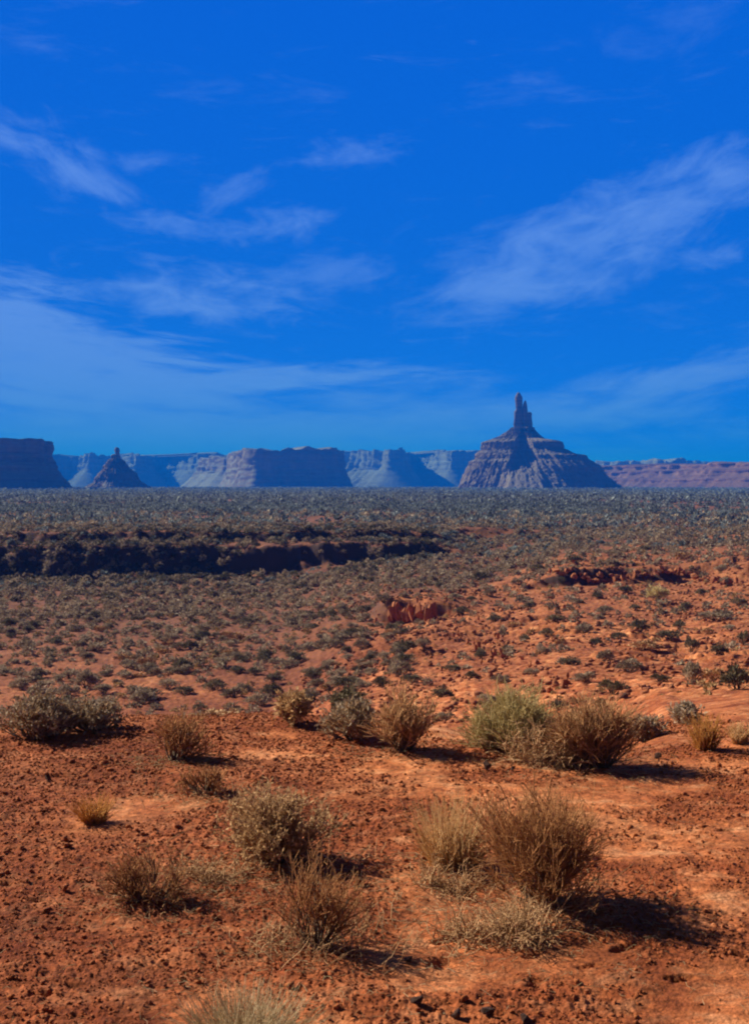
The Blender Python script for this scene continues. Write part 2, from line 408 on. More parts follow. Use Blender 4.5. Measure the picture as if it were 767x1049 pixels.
# ------------------------------------------------------------------ plants
def twiggy_data(w, h, seed, n1=46, n2=6, n3=4, spread=1.0, lean=(0, 0)):
    rng = np.random.default_rng(seed)
    th = rng.uniform(0, 2 * math.pi, n1); q = np.sqrt(rng.uniform(0, 1, n1)) * spread
    ex = np.cos(th) * q * w * 0.42 + lean[0] * w; ey = np.sin(th) * q * w * 0.42 + lean[1] * w
    nk = max(5, n1 // 9); kc = rng.uniform(0, 2 * math.pi, nk); kq = np.sqrt(rng.uniform(0.05, 1, nk)) * spread; kh = rng.uniform(0.62, 1.12, nk); pk = rng.integers(0, nk, n1)
    own = rng.uniform(0, 1, n1) < 0.75   # most stems crowd into a few sheaves
    ax = np.cos(kc[pk]) * kq[pk] + rng.normal(0, 0.16, n1); ay = np.sin(kc[pk]) * kq[pk] + rng.normal(0, 0.16, n1)
    ax = np.where(own, ax, np.cos(th) * q); ay = np.where(own, ay, np.sin(th) * q)
    th = np.arctan2(ay, ax); q = np.minimum(np.hypot(ax, ay), 1.15)
    ex = ax * w * 0.42 + lean[0] * w; ey = ay * w * 0.42 + lean[1] * w
    ez = h * (0.66 + 0.22 * rng.uniform(-1, 1, n1)) * kh[pk] * np.sqrt(np.maximum(1 - (q * 0.78) ** 2, 0.08))
    st = np.stack([np.cos(th) * q * w * 0.10, np.sin(th) * q * w * 0.10, np.full(n1, -0.01)], -1)
    e = np.stack([ex, ey, ez], -1); d = e - st; L = np.linalg.norm(d, axis=1)
    P1 = grow(st, norm(norm(d) + np.array([0, 0, -0.1])), L, rng, 5, 0.30, 0.35)
    s2, d2 = pick_on(P1, rng, n2, 0.3, 1.0)
    d2 = norm(d2 + 0.75 * rdir(rng, len(s2)) + np.array([0, 0, 0.25]))
    P2 = grow(s2, d2, h * rng.uniform(0.22, 0.42, len(s2)), rng, 4, 0.3, 0.3)
    s3, d3 = pick_on(P2, rng, n3, 0.25, 1.0)
    d3 = norm(d3 + 0.8 * rdir(rng, len(s3)) + np.array([0, 0, 0.2]))
    P3 = grow(s3, d3, h * rng.uniform(0.09, 0.22, len(s3)), rng, 3, 0.3, 0.2)
    return rng, P1, P2, P3

def rad(P, a, b): return np.linspace(a, b, P.shape[1])[None, :] * np.ones((P.shape[0], 1))

def tnt(rng, P, sides, lo, hi): return np.repeat(rng.uniform(lo, hi, P.shape[0]), P.shape[1] * sides)

def shrub(px, row, wpx, hpx, label, cat='shrub', style='twiggy', mat='brown', seed=1, leafn=0, n=(46, 6, 4), name='desert_shrub', thick=1.0, group=None, leafmat=None, lean=(0, 0), depth=None, understory=None):
    x, y, z = at(px, row) if depth is None else ((px - CX) / F * depth, depth, 0)
    if depth is not None: z = float(ground_z(np.array([x]), np.array([y]))[0])
    w = wpx * y / F; h = hpx * y / F
    # the foot of a shrub is spread: stand it back by a part of its own depth
    root = empty(name, (x, y, z - 0.01)); tag(root, label, cat, group)
    rng, P1, P2, P3 = twiggy_data(w, h, seed, int(n[0] * 0.85), n[1], max(3, n[2] - 1), lean=lean)
    s = thick * max(y / 5.0, 0.8)
    V, Q = tubes(P1, rad(P1, 0.0050 * s, 0.0020 * s))
    mesh_np('stem', V, Q, M['bark'], root, tint=tnt(rng, P1, 3, 0.1, 0.9))
    V2, Q2 = tubes(P2, rad(P2, 0.0021 * s, 0.0012 * s)); V3, Q3 = tubes(P3, rad(P3, 0.0014 * s, 0.0008 * s))
    t = np.concatenate([tnt(rng, P2, 3, 0.0, 0.8), tnt(rng, P3, 3, 0.15, 1.0)])
    mesh_np('twigs', np.vstack([V2, V3]), np.vstack([Q2, Q3 + len(V2)]), M[mat], root, tint=t)
    if leafn:
        c3, d3 = pick_on(P3, rng, leafn, 0.1, 1.0)
        LV, LQ = leaf_quads(c3, rng, 0.020 * s, 0.0042 * s, d3, 0.45)
        mesh_np('foliage', LV, LQ, M[leafmat or mat], root, tint=np.repeat(rng.uniform(0, 1, len(c3)), 4))
    if understory:
        um, ur, uh, un = understory
        cc = np.stack([rng.normal(0, ur * w * 0.5, un), rng.normal(-0.12 * w, ur * w * 0.3, un), np.zeros(un)], -1)
        cc[:, 2] = ground_z(cc[:, 0] + x, cc[:, 1] + y) - z
        Pm = grow(cc, norm(rdir(rng, un) + np.array([0, 0, 0.75])), h * uh * rng.uniform(0.5, 1.3, un), rng, 4, 0.7, -0.2)
        V, Q = tubes(Pm, rad(Pm, 0.0020 * s, 0.0012 * s))
        mesh_np('dead_twigs', V, Q, M[um], root, tint=tnt(rng, Pm, 3, 0, 1))
    return root

def tussock(px, row, wpx, hpx, label, mat='straw', seed=1, n=700, name='grass_tussock', cat='grass tuft', thick=1.0, depth=None):
    x, y, z = at(px, row) if depth is None else ((px - CX) / F * depth, depth, 0)
    if depth is not None: z = float(ground_z(np.array([x]), np.array([y]))[0])
    w = wpx * y / F; h = hpx * y / F; s = thick * max(y / 5.0, 0.8)
    root = empty(name, (x, y, z - 0.005)); tag(root, label, cat)
    rng = np.random.default_rng(seed)
    def bunch(nn, lo, hi, r0, r1, k=5, out=0.45):
        th = rng.uniform(0, 2 * math.pi, nn); q = np.sqrt(rng.uniform(0, 1, nn))
        st = np.stack([np.cos(th) * q * w * 0.22, np.sin(th) * q * w * 0.22, np.zeros(nn)], -1)
        tilt = q * out + rng.normal(0, 0.13, nn)
        d = np.stack([np.cos(th) * tilt * w / h * 1.1, np.sin(th) * tilt * w / h * 1.1, np.ones(nn)], -1)
        P = grow(st, norm(d), h * rng.uniform(lo, hi, nn), rng, k, 0.28, -0.12)
        return P, rad(P, r0 * s, r1 * s)
    P, Rd = bunch(n, 0.45, 1.0, 0.0018, 0.0007)
    V, Q = tubes(P, Rd); mesh_np('blades', V, Q, M[mat], root, tint=tnt(rng, P, 3, 0.0, 1.0))
    P, Rd = bunch(n // 3, 0.15, 0.5, 0.0022, 0.0010, 4, 0.9)
    V, Q = tubes(P, Rd); mesh_np('thatch', V, Q, M[mat], root, tint=tnt(rng, P, 3, 0.0, 0.8))
    return root

def mat_twigs(px, row, wpx, hpx, label, mat='grey', seed=1, n=420, name='dead_brush', cat='dead brush', dfac=0.35, depth=None):
    """a low tangle of dead twigs hugging the soil"""
    x, y, z = at(px, row) if depth is None else ((px - CX) / F * depth, depth, 0)
    if depth is not None: z = float(ground_z(np.array([x]), np.array([y]))[0])
    w = wpx * y / F; h = hpx * y / F; s = max(y / 5.0, 0.8)
    root = empty(name, (x, y, z)); tag(root, label, cat)
    rng = np.random.default_rng(seed)
    cl = np.stack([rng.normal(0, w * 0.24, 9), rng.normal(0, w * dfac * 0.6, 9)], -1)
    pick = cl[rng.integers(0, 9, n)] + rng.normal(0, w * 0.09, (n, 2))
    cc = np.column_stack([pick, np.zeros(n)])
    cc[:, 2] = ground_z(cc[:, 0] + x, cc[:, 1] + y) - z
    P = grow(cc, norm(rdir(rng, n) + np.array([0, 0, 0.7])), h * rng.uniform(0.5, 1.5, n), rng, 5, 0.75, -0.3)
    V, Q = tubes(P, rad(P, 0.0024 * s, 0.0013 * s)); mesh_np('branches', V, Q, M[mat], root, tint=tnt(rng, P, 3, 0.1, 1))
    s2, d2 = pick_on(P, rng, 3, 0.2, 1.0)
    P2 = grow(s2, norm(d2 + 0.9 * rdir(rng, len(s2))), h * rng.uniform(0.15, 0.4, len(s2)), rng, 3, 0.4, 0.0)
    V, Q = tubes(P2, rad(P2, 0.0016 * s, 0.0010 * s)); mesh_np('twigs', V, Q, M[mat], root, tint=tnt(rng, P2, 3, 0.0, 1))
    return root

# the plants of the knoll, one by one
shrub(556, 922, 128, 124, 'large dense brown twiggy shrub casting the longest shadow on the red soil', seed=1, n=(85, 9, 6), understory=('grey', 0.75, 0.30, 160))
tussock(463, 887, 92, 82, 'blond straw grass tussock touching the left side of the large brown shrub', 'straw', 2, 480)
mat_twigs(540, 955, 120, 34, 'grey tangle of dead twigs lying in front of the large brown shrub', seed=3, n=420)
mat_twigs(468, 912, 70, 24, 'small grey mat of dead twigs in front of the blond tussock', seed=4, n=200)
shrub(283, 880, 130, 78, 'wide grey tan sage shrub with pale tips and a dark base', seed=5, mat='grey', n=(85, 8, 5), leafn=2, leafmat='tan', understory=('grey', 0.8, 0.35, 140))
shrub(322, 966, 108, 96, 'sparse brown shrub with grey dead twigs at its foot, in front of the wide sage', seed=6, n=(40, 6, 4), understory=('grey', 0.9, 0.45, 330))
shrub(160, 918, 100, 48, 'low spreading dark brown shrub on the left of the sparse brown one', seed=7, n=(60, 7, 4), mat='brown', understory=('grey', 0.8, 0.4, 120))
mat_twigs(228, 902, 60, 22, 'thin scatter of grey twigs between the low dark shrub and the wide sage', seed=8, n=140)
tussock(250, 1078, 165, 74, 'pale cream grass tussock cut off by the bottom edge of the photo', 'pale', 9, 900)
shrub(180, 778, 58, 56, 'narrow upright brown shrub standing alone on the left of the knoll', seed=10, n=(50, 7, 4), lean=(0.12, 0))
shrub(215, 812, 60, 32, 'small low dark shrub with bare sticks just below the narrow upright one', seed=11, mat='brown', n=(45, 6, 4), understory=('grey', 0.9, 0.5, 90))
shrub(34, 756, 96, 48, 'broad sage shrub at the left edge of the photo with dark foot', seed=12, mat='grey', n=(80, 7, 4), leafn=2, leafmat='sage')
shrub(98, 747, 74, 33, 'lower sage shrub joined to the right of the broad one at the edge', seed=13, mat='grey', n=(60, 7, 4), leafn=2, leafmat='sage')
shrub(302, 741, 44, 38, 'rounded grey brown shrub at the left of the crest row', seed=14, mat='grey', n=(50, 7, 4), leafn=2, leafmat='tan')
shrub(362, 757, 54, 44, 'olive grey shrub with black shaded foot beside the pinkish brown shrub', seed=15, mat='grey', n=(60, 7, 4), leafn=2, leafmat='sage')
shrub(357, 738, 30, 38, 'small dark green bush behind the olive grey shrub', seed=16, mat='bark', n=(40, 6, 4), leafn=3, leafmat='dark')
shrub(414, 768, 62, 64, 'fan shaped pinkish brown shrub with a narrow shadow to its right', seed=17, n=(70, 7, 5), mat='taupe')
shrub(527, 768, 86, 66, 'yellow green rabbitbrush, the tallest bush of the clump on the mound', seed=18, mat='olive', n=(150, 9, 5), leafn=0, leafmat='olive')
mat_twigs(562, 781, 84, 38, 'grey dead brush along the front of the yellow green rabbitbrush', seed=19, n=420, dfac=0.15)
shrub(614, 786, 66, 94, 'tall grey brown shrub at the right end of the clump on the mound', seed=20, n=(80, 8, 5), mat='taupe', leafn=0)
shrub(597, 772, 50, 40, 'greyish round shrub between the rabbitbrush and the tall grey brown shrub', seed=25, n=(60, 7, 4), mat='grey')
shrub(662, 758, 42, 28, 'small pale grey shrub with a black shadow right of the clump', seed=21, mat='grey', n=(40, 6, 4), leafn=2, leafmat='sage')
tussock(722, 768, 36, 42, 'yellow orange dry grass tuft on the bare right slope', 'orange', 22, 240)
shrub(702, 742, 36, 22, 'faint pale shrub just behind the yellow orange grass tuft', seed=26, mat='grey', n=(40, 6, 4), leafn=2, leafmat='sage')
tussock(96, 842, 44, 32, 'small orange dry grass tuft alone on the left dirt', 'orange', 23, 260)
tussock(757, 762, 26, 26, 'small straw tuft at the right edge of the photo', 'straw', 24, 160)

def litter():
    """broken straws and twigs lying on the soil, thickest round the plants"""
    rng = np.random.default_rng(909); P = []
    spots = [(556, 935, .55), (463, 895, .45), (520, 960, .6), (283, 888, .5), (322, 972, .5), (160, 922, .4), (230, 900, .4), (215, 815, .35), (250, 1060, .6), (180, 780, .3), (527, 775, .6), (616, 788, .5), (414, 770, .4), (470, 930, .5)]
    pts = []
    for px, row, r in spots:
        x, y, z = at(px, row); n = 260
        pts.append(np.column_stack([x + rng.normal(0, r * 0.62, n), y + rng.normal(0, r * 0.5, n)]))
    n = 380; yy = np.sqrt(rng.uniform(3.2 ** 2, 8.5 ** 2, n)); pts.append(np.column_stack([rng.uniform(-.36, .36, n) * yy, yy]))
    p = np.vstack(pts); n = len(p); a = rng.uniform(0, 6.28, n); L = rng.uniform(0.015, 0.065, n); k = 3
    Q = np.empty((n, k, 3))
    for i in range(k):
        aa = a + rng.normal(0, 0.3, n)
        Q[:, i, 0] = p[:, 0] + np.cos(aa) * L * i / 2; Q[:, i, 1] = p[:, 1] + np.sin(aa) * L * i / 2
        Q[:, i, 2] = ground_z(Q[:, i, 0], Q[:, i, 1]) + 0.004 + rng.uniform(0, 0.012, n)
    V, Fq = tubes(Q, rad(Q, 0.0012, 0.0008))
    o = mesh_np('dry_litter', V, Fq, M['pale'], tint=tnt(rng, Q, 3, 0, 0.8)); tag(o, 'broken dry straws and twigs littering the soil round the shrubs', 'litter', kind='stuff')
litter()

# ------------------------------------------------------------------ mid-distance bushes: one mesh each, variants shared by copies
def bush_mesh(name, seed, mat, leaves=420, flat=0.8):
    """a dome of leaf sprays about 1 m wide and FLAT m tall with gaps between its clumps"""
    rng = np.random.default_rng(seed)
    nc = 13
    th = rng.uniform(0, 2 * math.pi, nc); q = np.sqrt(rng.uniform(0, 1, nc)) * 0.34
    C = np.stack([np.cos(th) * q, np.sin(th) * q, (0.12 + 0.42 * rng.uniform(0.2, 1, nc) * (1 - (q / 0.45) ** 2)) * flat], -1)
    S = rng.uniform(0.14, 0.22, nc)
    k = rng.integers(0, nc, leaves)
    D = rdir(rng, leaves); D[:, 2] = np.abs(D[:, 2]) * 1.15 - 0.35
    P = C[k] + D * (S[k] * np.sqrt(rng.uniform(0.15, 1.0, leaves)))[:, None]
    P[:, 2] = np.maximum(P[:, 2], 0.02)
    LV, LQ = leaf_quads(P, rng, 0.12, 0.018, norm(P - np.array([0, 0, -0.1])), 0.55)
    tl = np.repeat(np.clip(rng.uniform(0.1, 0.9, nc)[k] + rng.normal(0, 0.2, leaves), 0, 1), 4)
    ns = 26
    st = np.stack([rng.normal(0, 0.05, ns), rng.normal(0, 0.05, ns), np.full(ns, -0.05)], -1)
    kk = rng.integers(0, nc, ns); e = C[kk] + rng.normal(0, 0.08, (ns, 3)); d = e - st
    Pm = grow(st, norm(d), np.linalg.norm(d, axis=1) * 1.1, rng, 4, 0.25, 0.1)
    SV, SQ = tubes(Pm, rad(Pm, 0.014, 0.006))
    V = np.vstack([LV, SV]); Q = np.vstack([LQ, SQ + len(LV)])
    return mesh_np(name, V, Q, M[mat], tint=np.concatenate([tl, np.full(len(SV), 0.1)]), link=False)

BUSH = {
    'sage': [bush_mesh('sagebrush', 100 + i, 'sage', 800, 0.72 + 0.08 * (i % 3)) for i in range(5)],
    'dark': [bush_mesh('dark_bush', 120 + i, 'dark', 800, 0.75 + 0.1 * (i % 2)) for i in range(4)],
    'olive': [bush_mesh('olive_bush', 140 + i, 'olive', 800, 0.7) for i in range(2)],
    'grey': [bush_mesh('grey_bush', 160 + i, 'grey', 800, 0.6) for i in range(3)],
}
TAKEN = []
def place_bush(kind, px, row, wpx, hpx, label, group, i, name='sagebrush'):
    x, y, z = at(px, row)
    me = BUSH[kind][i % len(BUSH[kind])]
    o = bpy.data.objects.new(name, me); col.objects.link(o)
    w = 1.22 * wpx * y / F; h = 1.15 * hpx * y / F / 0.75
    o.location = (x, y + w * 0.2, float(ground_z(np.array([x]), np.array([y + w * 0.2]))[0]) - 0.02)
    o.scale = (w, w, h); o.rotation_euler = (0, 0, (i * 2.399) % 6.283)
    tag(o, label, 'shrub', group)
    TAKEN.append((x, y + w * 0.2, w * 0.5))
    return o

# bushes one can point at
NAMED = [
 ('dark', 757, 706, 30, 34, 'dark green bush cut by the right edge of the photo on the red slope'),
 ('sage', 708, 702, 22, 30, 'upright grey green bush beside a tan clump near the right edge'),
 ('grey', 733, 697, 26, 18, 'low tan clump between the upright grey green bush and the edge bush'),
 ('dark', 709, 669, 15, 18, 'narrow dark bush above the upright grey green bush'),
 ('dark', 736, 671, 20, 15, 'dark rounded bush up slope of the tan clump'),
 ('dark', 657, 648, 19, 17, 'dark dome bush at the middle of the slope under the rock ledge'),
 ('grey', 663, 667, 30, 14, 'wide pale grey bush below the dark dome bush'),
 ('sage', 646, 689, 24, 17, 'grey green bush right of the pale boulder slope, above the clump'),
 ('sage', 622, 678, 18, 17, 'round sage bush straight above the tall grey brown shrub'),
 ('olive', 674, 615, 20, 20, 'greenish bush right under the dark rock ledge'),
 ('sage', 736, 636, 32, 13, 'wide low sage on the upper right slope below the ledge end'),
 ('dark', 676, 699, 18, 10, 'low dark bush on the bare orange slope'),
 ('dark', 451, 714, 24, 15, 'very dark dome bush above the fan shaped brown shrub'),
 ('dark', 391, 703, 18, 14, 'dark bush left of another dark bush above the crest row'),
 ('dark', 422, 701, 20, 12, 'dark lobed bush between two dark ones on the rubble slope'),
 ('sage', 433, 663, 14, 14, 'pale sage bush below the columned outcrop'),
 ('dark', 493, 675, 13, 13, 'dark round bush in the middle of the rubble slope'),
 ('dark', 473, 631, 15, 10, 'dark bush right of the columned outcrop'),
 ('dark', 569, 637, 18, 12, 'dark bush left of the slope under the ledge'),
 ('sage', 500, 722, 24, 13, 'low sage bush at the left of the yellow green rabbitbrush'),
 ('dark', 242, 690, 18, 9, 'low dark bush, left one of a pair on the bare red flat'),
 ('dark', 260, 691, 14, 10, 'low dark bush, right one of the pair on the bare red flat'),
 ('sage', 248, 709, 20, 12, 'sage bush below the dark pair on the bare red flat'),
 ('sage', 142, 716, 34, 20, 'dark sage bush nearest the knoll at the left of the basin'),
 ('sage', 87, 706, 22, 24, 'tall dark sage behind the bushes at the left edge'),
 ('grey', 219, 733, 44, 12, 'long pale grey brush along the crest right of the upright shrub'),
]
for i, (k, px, row, wp, hp, lab) in enumerate(NAMED):
    place_bush(k, px, row, wp, hp, lab, None, i)

SLOPE = [(598,648,17,14),(701,629,11,15),(686,655,24,13),(602,699,22,15),(583,681,22,11),(575,663,11,13),(618,629,19,11),(762,660,12,16),(697,643,14,10),(593,740,18,16),(572,728,18,14),(628,712,28,18),
 (513,700,18,11),(483,695,12,10),(464,688,18,9),(456,738,16,12),(529,642,17,9),(560,653,14,12),(466,612,14,8),(493,596,15,12),(449,602,9,8),(502,612,13,11),(483,617,9,7),(543,625,10,10),(557,670,14,10),(508,637,16,8),
 (279,699,16,14),(334,708,14,11),(537,655,12,9),(520,668,12,9),(545,690,14,9),(640,608,14,9),(612,612,12,9),(590,618,14,9),(650,625,12,8),(720,610,14,9),(745,600,14,10),(757,620,16,10),(725,650,14,9),(748,645,12,8),(610,660,14,9),(635,655,14,9),(405,672,12,9),(380,680,14,10),(355,668,12,9),(430,640,9,7),(415,650,10,8),(365,690,12,9),(740,585,14,9),(700,572,16,11),(660,566,14,10),(630,572,14,10),(590,578,15,10),(550,585,14,10),(530,600,12,9),(575,600,11,8)]
for i, (px, row, wp, hp) in enumerate(SLOPE):
    k = 'sage' if i % 3 == 0 else 'dark'
    if i % 11 == 5: k = 'grey'
    place_bush(k, px, row, wp, hp, 'small rounded sagebrush among rubble on the red slope right of the basin', 'sagebrush on the rubble slope', i)

# the basin floor: scattered by chance, thicker along the wash and near the knoll
def scatter_basin(n):
    rng = np.random.default_rng(77); out = []
    tries = 0
    while len(out) < n and tries < 6000:
        tries += 1
        y = 40 + 34 * rng.uniform() ** 1.1; px = rng.uniform(-10, 420)
        x = (px - CX) / F * y
        bare = abs(px - 215) < 95 and y < 50 and rng.uniform() < 0.8
        if bare or noise2(x / 7, y / 7, 88) < -0.25 and rng.uniform() < 0.7: continue
        w = rng.uniform(0.5, 1.0)
        if any((x - a) ** 2 + (y - b) ** 2 < (0.6 * (w * 0.5 + r)) ** 2 for a, b, r in TAKEN): continue
        out.append((x, y, w)); TAKEN.append((x, y, w * 0.5))
    return out
for i, (x, y, w) in enumerate(scatter_basin(200)):
    k = 'dark' if i % 4 == 1 else 'grey' if i % 9 == 4 else 'sage'
    o = bpy.data.objects.new('sagebrush', BUSH[k][i % len(BUSH[k])]); col.objects.link(o)
    o.location = (x, y, float(ground_z(np.array([x]), np.array([y]))[0]) - 0.03)
    o.scale = (w, w, w * random.uniform(0.75, 1.15)); o.rotation_euler = (0, 0, random.uniform(0, 6.28))
    tag(o, 'small sagebrush on the red basin floor between the knoll and the dark scarp', 'shrub', 'sagebrush on the basin floor')

# the wide plain and the far basin: brush past counting, one object
def brush_mass():
    rng = np.random.default_rng(5)
    def variant(seed, nl):
        r = np.random.default_rng(seed)
        D = rdir(r, nl); D[:, 2] = np.abs(D[:, 2])
        P = D * np.array([0.42, 0.42, 0.5]) * r.uniform(0.45, 1, (nl, 1)) * 0.85
        big = math.sqrt(60.0 / nl)
        V, Q = leaf_quads(P, r, 0.26 * big, 0.075 * big, norm(P + 1e-3), 0.5)
        V[:, 2] = np.maximum(V[:, 2], 0.0)
        return V, np.repeat(r.uniform(0, 0.5, nl), 4)
    lods = [[variant(300 + 10 * l + i, nl) for i in range(4)] for l, nl in enumerate((70, 28, 12))]
    Vs, Ts, Ms = [], [], []
    def ring(d0, d1, dens, lod, smin, smax, azm=(-21, 21)):
        area = math.radians(azm[1] - azm[0]) / 2 * (d1 ** 2 - d0 ** 2); n = int(area * dens)
        r = np.sqrt(rng.uniform(d0 ** 2, d1 ** 2, n)); a = np.radians(rng.uniform(azm[0], azm[1], n))
        x = r * np.sin(a); y = r * np.cos(a)
        keep = fbm(x / 9, y / 9, 91, 3) + 0.7 * fbm(x / 45, y / 60, 95, 2) + rng.normal(0, 0.25, n) > -0.10
        # few on the bare rocky slope
        bare = (slope_edge(x, y) > 0) & (r < 92) & (r > 30) & (rng.uniform(size=n) < 0.55)
        keep &= ~bare
        if d0 < 90:
            tk = np.array(TAKEN)
            for i in np.nonzero(keep)[0]:
                dd = (tk[:, 0] - x[i]) ** 2 + (tk[:, 1] - y[i]) ** 2
                if (dd < (0.7 * (tk[:, 2] + 0.3)) ** 2).any(): keep[i] = False
        x, y = x[keep], y[keep]; z = ground_z(x, y) - 0.03; s = rng.uniform(smin, smax, len(x)) * rng.choice([0.7, 1.0, 1.25], len(x))
        rot = rng.uniform(0, 2 * math.pi, len(x)); base = rng.uniform(0.0, 0.55, len(x)); var = rng.integers(0, 4, len(x))
        for k in range(4):
            m = var == k
            v, t = lods[lod][k]
            c, sn = np.cos(rot[m])[:, None], np.sin(rot[m])[:, None]
            X = (v[None, :, 0] * c - v[None, :, 1] * sn) * s[m][:, None] + x[m][:, None]
            Y = (v[None, :, 0] * sn + v[None, :, 1] * c) * s[m][:, None] + y[m][:, None]
            Z = v[None, :, 2] * s[m][:, None] * rng.uniform(0.8, 1.3, (m.sum(), 1)) + z[m][:, None]
            Vs.append(np.stack([X, Y, Z], -1).reshape(-1, 3)); Ts.append((base[m][:, None] + t[None, :]).reshape(-1))
    def finish(name, mat, label):
        V = np.vstack(Vs); Q = np.arange(len(V)).reshape(-1, 4)
        o = mesh_np(name, V, Q, M[mat], tint=np.concatenate(Ts)); tag(o, label, 'scrub', kind='stuff'); Vs.clear(); Ts.clear()
    ring(34, 50, 1.1, 0, 0.22, 0.55); ring(50, 75, 2.0, 0, 0.22, 0.6)
    ring(75, 130, 2.5, 0, 0.3, 0.75); ring(130, 185, 0.45, 1, 0.5, 1.0); ring(99, 109, 1.4, 0, 0.35, 0.75, (-21, 2.6))
    ring(16, 40, 0.6, 0, 0.12, 0.3); ring(40, 95, 0.7, 0, 0.18, 0.42); straw = (list(Vs[-8:]), list(Ts[-8:])); del Vs[-8:]; del Ts[-8:]
    finish('basin_scrub', 'sage', 'mass of low tan sage scrub covering the basin floor')
    Vs.extend(straw[0]); Ts.extend(straw[1])
    finish('dry_grass', 'drystraw', 'dry straw grass dotted between the scrub of the basin and the slope')
    ring(95, 130, 0.5, 0, 0.4, 0.8); ring(130, 185, 0.6, 1, 0.55, 1.1); ring(185, 260, 0.9, 1, 0.55, 1.1); ring(700, 1400, 0.05, 2, 1.0, 2.2)
    ring(260, 700, 0.22, 2, 0.7, 1.5)
    finish('plain_scrub', 'far', 'mass of low grey scrub covering the wide plain to the buttes')
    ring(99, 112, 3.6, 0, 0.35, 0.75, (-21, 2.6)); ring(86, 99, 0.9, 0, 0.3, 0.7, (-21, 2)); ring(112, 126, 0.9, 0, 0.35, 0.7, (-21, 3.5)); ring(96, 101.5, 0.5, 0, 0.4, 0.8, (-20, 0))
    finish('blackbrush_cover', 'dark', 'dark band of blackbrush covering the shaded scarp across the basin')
brush_mass()

# ------------------------------------------------------------------ rocks
def rock_mesh(name, seed, mat, sx=1, sy=1, sz=1, n=16, boxy=0.6):
    rng = np.random.default_rng(seed)
    bm = bmesh.new()
    P = rng.uniform(-1, 1, (n, 3)); P = P / np.maximum(np.abs(P).max(1, keepdims=True), 1e-3) * rng.uniform(0.75, 1, (n, 1)) * boxy + norm(rng.normal(size=(n, 3))) * (1 - boxy)
    for p in P: bm.verts.new((p[0] * sx * 0.5, p[1] * sy * 0.5, p[2] * sz * 0.5))
    r = bmesh.ops.convex_hull(bm, input=bm.verts)
    bmesh.ops.delete(bm, geom=[g for g in set(r['geom_interior'] + r['geom_unused']) if isinstance(g, bmesh.types.BMVert)], context='VERTS')
    me = bpy.data.meshes.new(name); bm.to_mesh(me); bm.free(); me.materials.append(M[mat])
    return me
ROCKS = [rock_mesh('boulder', 500 + i, 'rock') for i in range(8)]
def put_rock(px, row, wpx, hpx, i, label, group, name='boulder', dy=0.0, mesh=None):
    x, y, z = at(px, row); y += dy
    x = (px - CX) / F * y
    z = float(ground_z(np.array([x]), np.array([y]))[0])
    w = wpx * y / F; h = hpx * y / F
    o = bpy.data.objects.new(name, mesh or ROCKS[i % 8]); col.objects.link(o)
    o.location = (x, y, z + h * 0.36); o.scale = (w, w * 0.9, h)
    o.rotation_euler = (random.uniform(-.15, .15), random.uniform(-.15, .15), random.uniform(0, 6.28))
    tag(o, label, 'rock', group); return o

rr = random.Random(3)
# broken ledge across the right slope
for i in range(64):
    px = 562 + 208 * (i + rr.uniform(0, 0.9)) / 64
    row = 592 + 4 * math.sin(px / 23) + (px - 640) * 0.03 + rr.uniform(-3, 3)
    put_rock(px, row, rr.uniform(4, 10), rr.uniform(4, 10), i, 'angular sandstone block in the dark broken ledge across the right slope', 'blocks of the broken ledge')
# columned nose
for i in range(22):
    px = 398 + 48 * (i + rr.uniform(0, .8)) / 22
    put_rock(px, 638 + (px - 398) * -0.08 + rr.uniform(-3, 3), rr.uniform(5, 11), rr.uniform(17, 31), i, 'upright sandstone block in the columned outcrop at the end of the red ridge', 'blocks of the columned outcrop', name='rock_column')
# rubble ridge running down to the rabbitbrush
for i in range(60):
    t = rr.uniform(0, 1)
    px = 455 + 130 * t + rr.gauss(0, 12); row = 640 + 78 * t + rr.gauss(0, 9)
    put_rock(px, row, rr.uniform(3, 9), rr.uniform(3, 11), i, 'broken red boulder on the rubble ridge behind the rabbitbrush', 'boulders of the rubble ridge')
for i in range(34):
    px = rr.uniform(380, 600); row = rr.uniform(575, 640)
    put_rock(px, row, rr.uniform(3, 9), rr.uniform(3, 7), i, 'low sandstone slab on the slope between the outcrop and the ledge', 'slabs on the upper slope')

DARKS = [rock_mesh('stone', 540 + i, 'darkrock') for i in range(4)]
SINGLE = [(499, 789, 10, 13, 'dark stone on the crest left of the grey brush, the taller of two'), (525, 790, 9, 6, 'small flat dark stone on the crest by the grey brush'),
 (674, 777, 8, 9, 'dark upright stone in front of the small pale shrub'), (49, 800, 10, 9, 'lone black stone on the left dirt below the broad sage'),
 (427, 1031, 17, 14, 'dark stone at the bottom of the photo, leftmost of four'), (468, 1044, 16, 13, 'dark stone at the bottom, second of four'),
 (500, 1040, 18, 11, 'dark stone at the bottom, third of four'), (537, 1047, 22, 10, 'dark flat stone at the bottom, rightmost of four'),
 (418, 986, 14, 9, 'dark stone beside the tip of the shadow of the sparse shrub'), (640, 716, 12, 8, 'dark stone on the bare orange slope behind the small pale shrub')]
for i, (px, row, w, h, lab) in enumerate(SINGLE):
    put_rock(px, row, w, h, i, lab, None, name='stone', mesh=DARKS[i % 4])

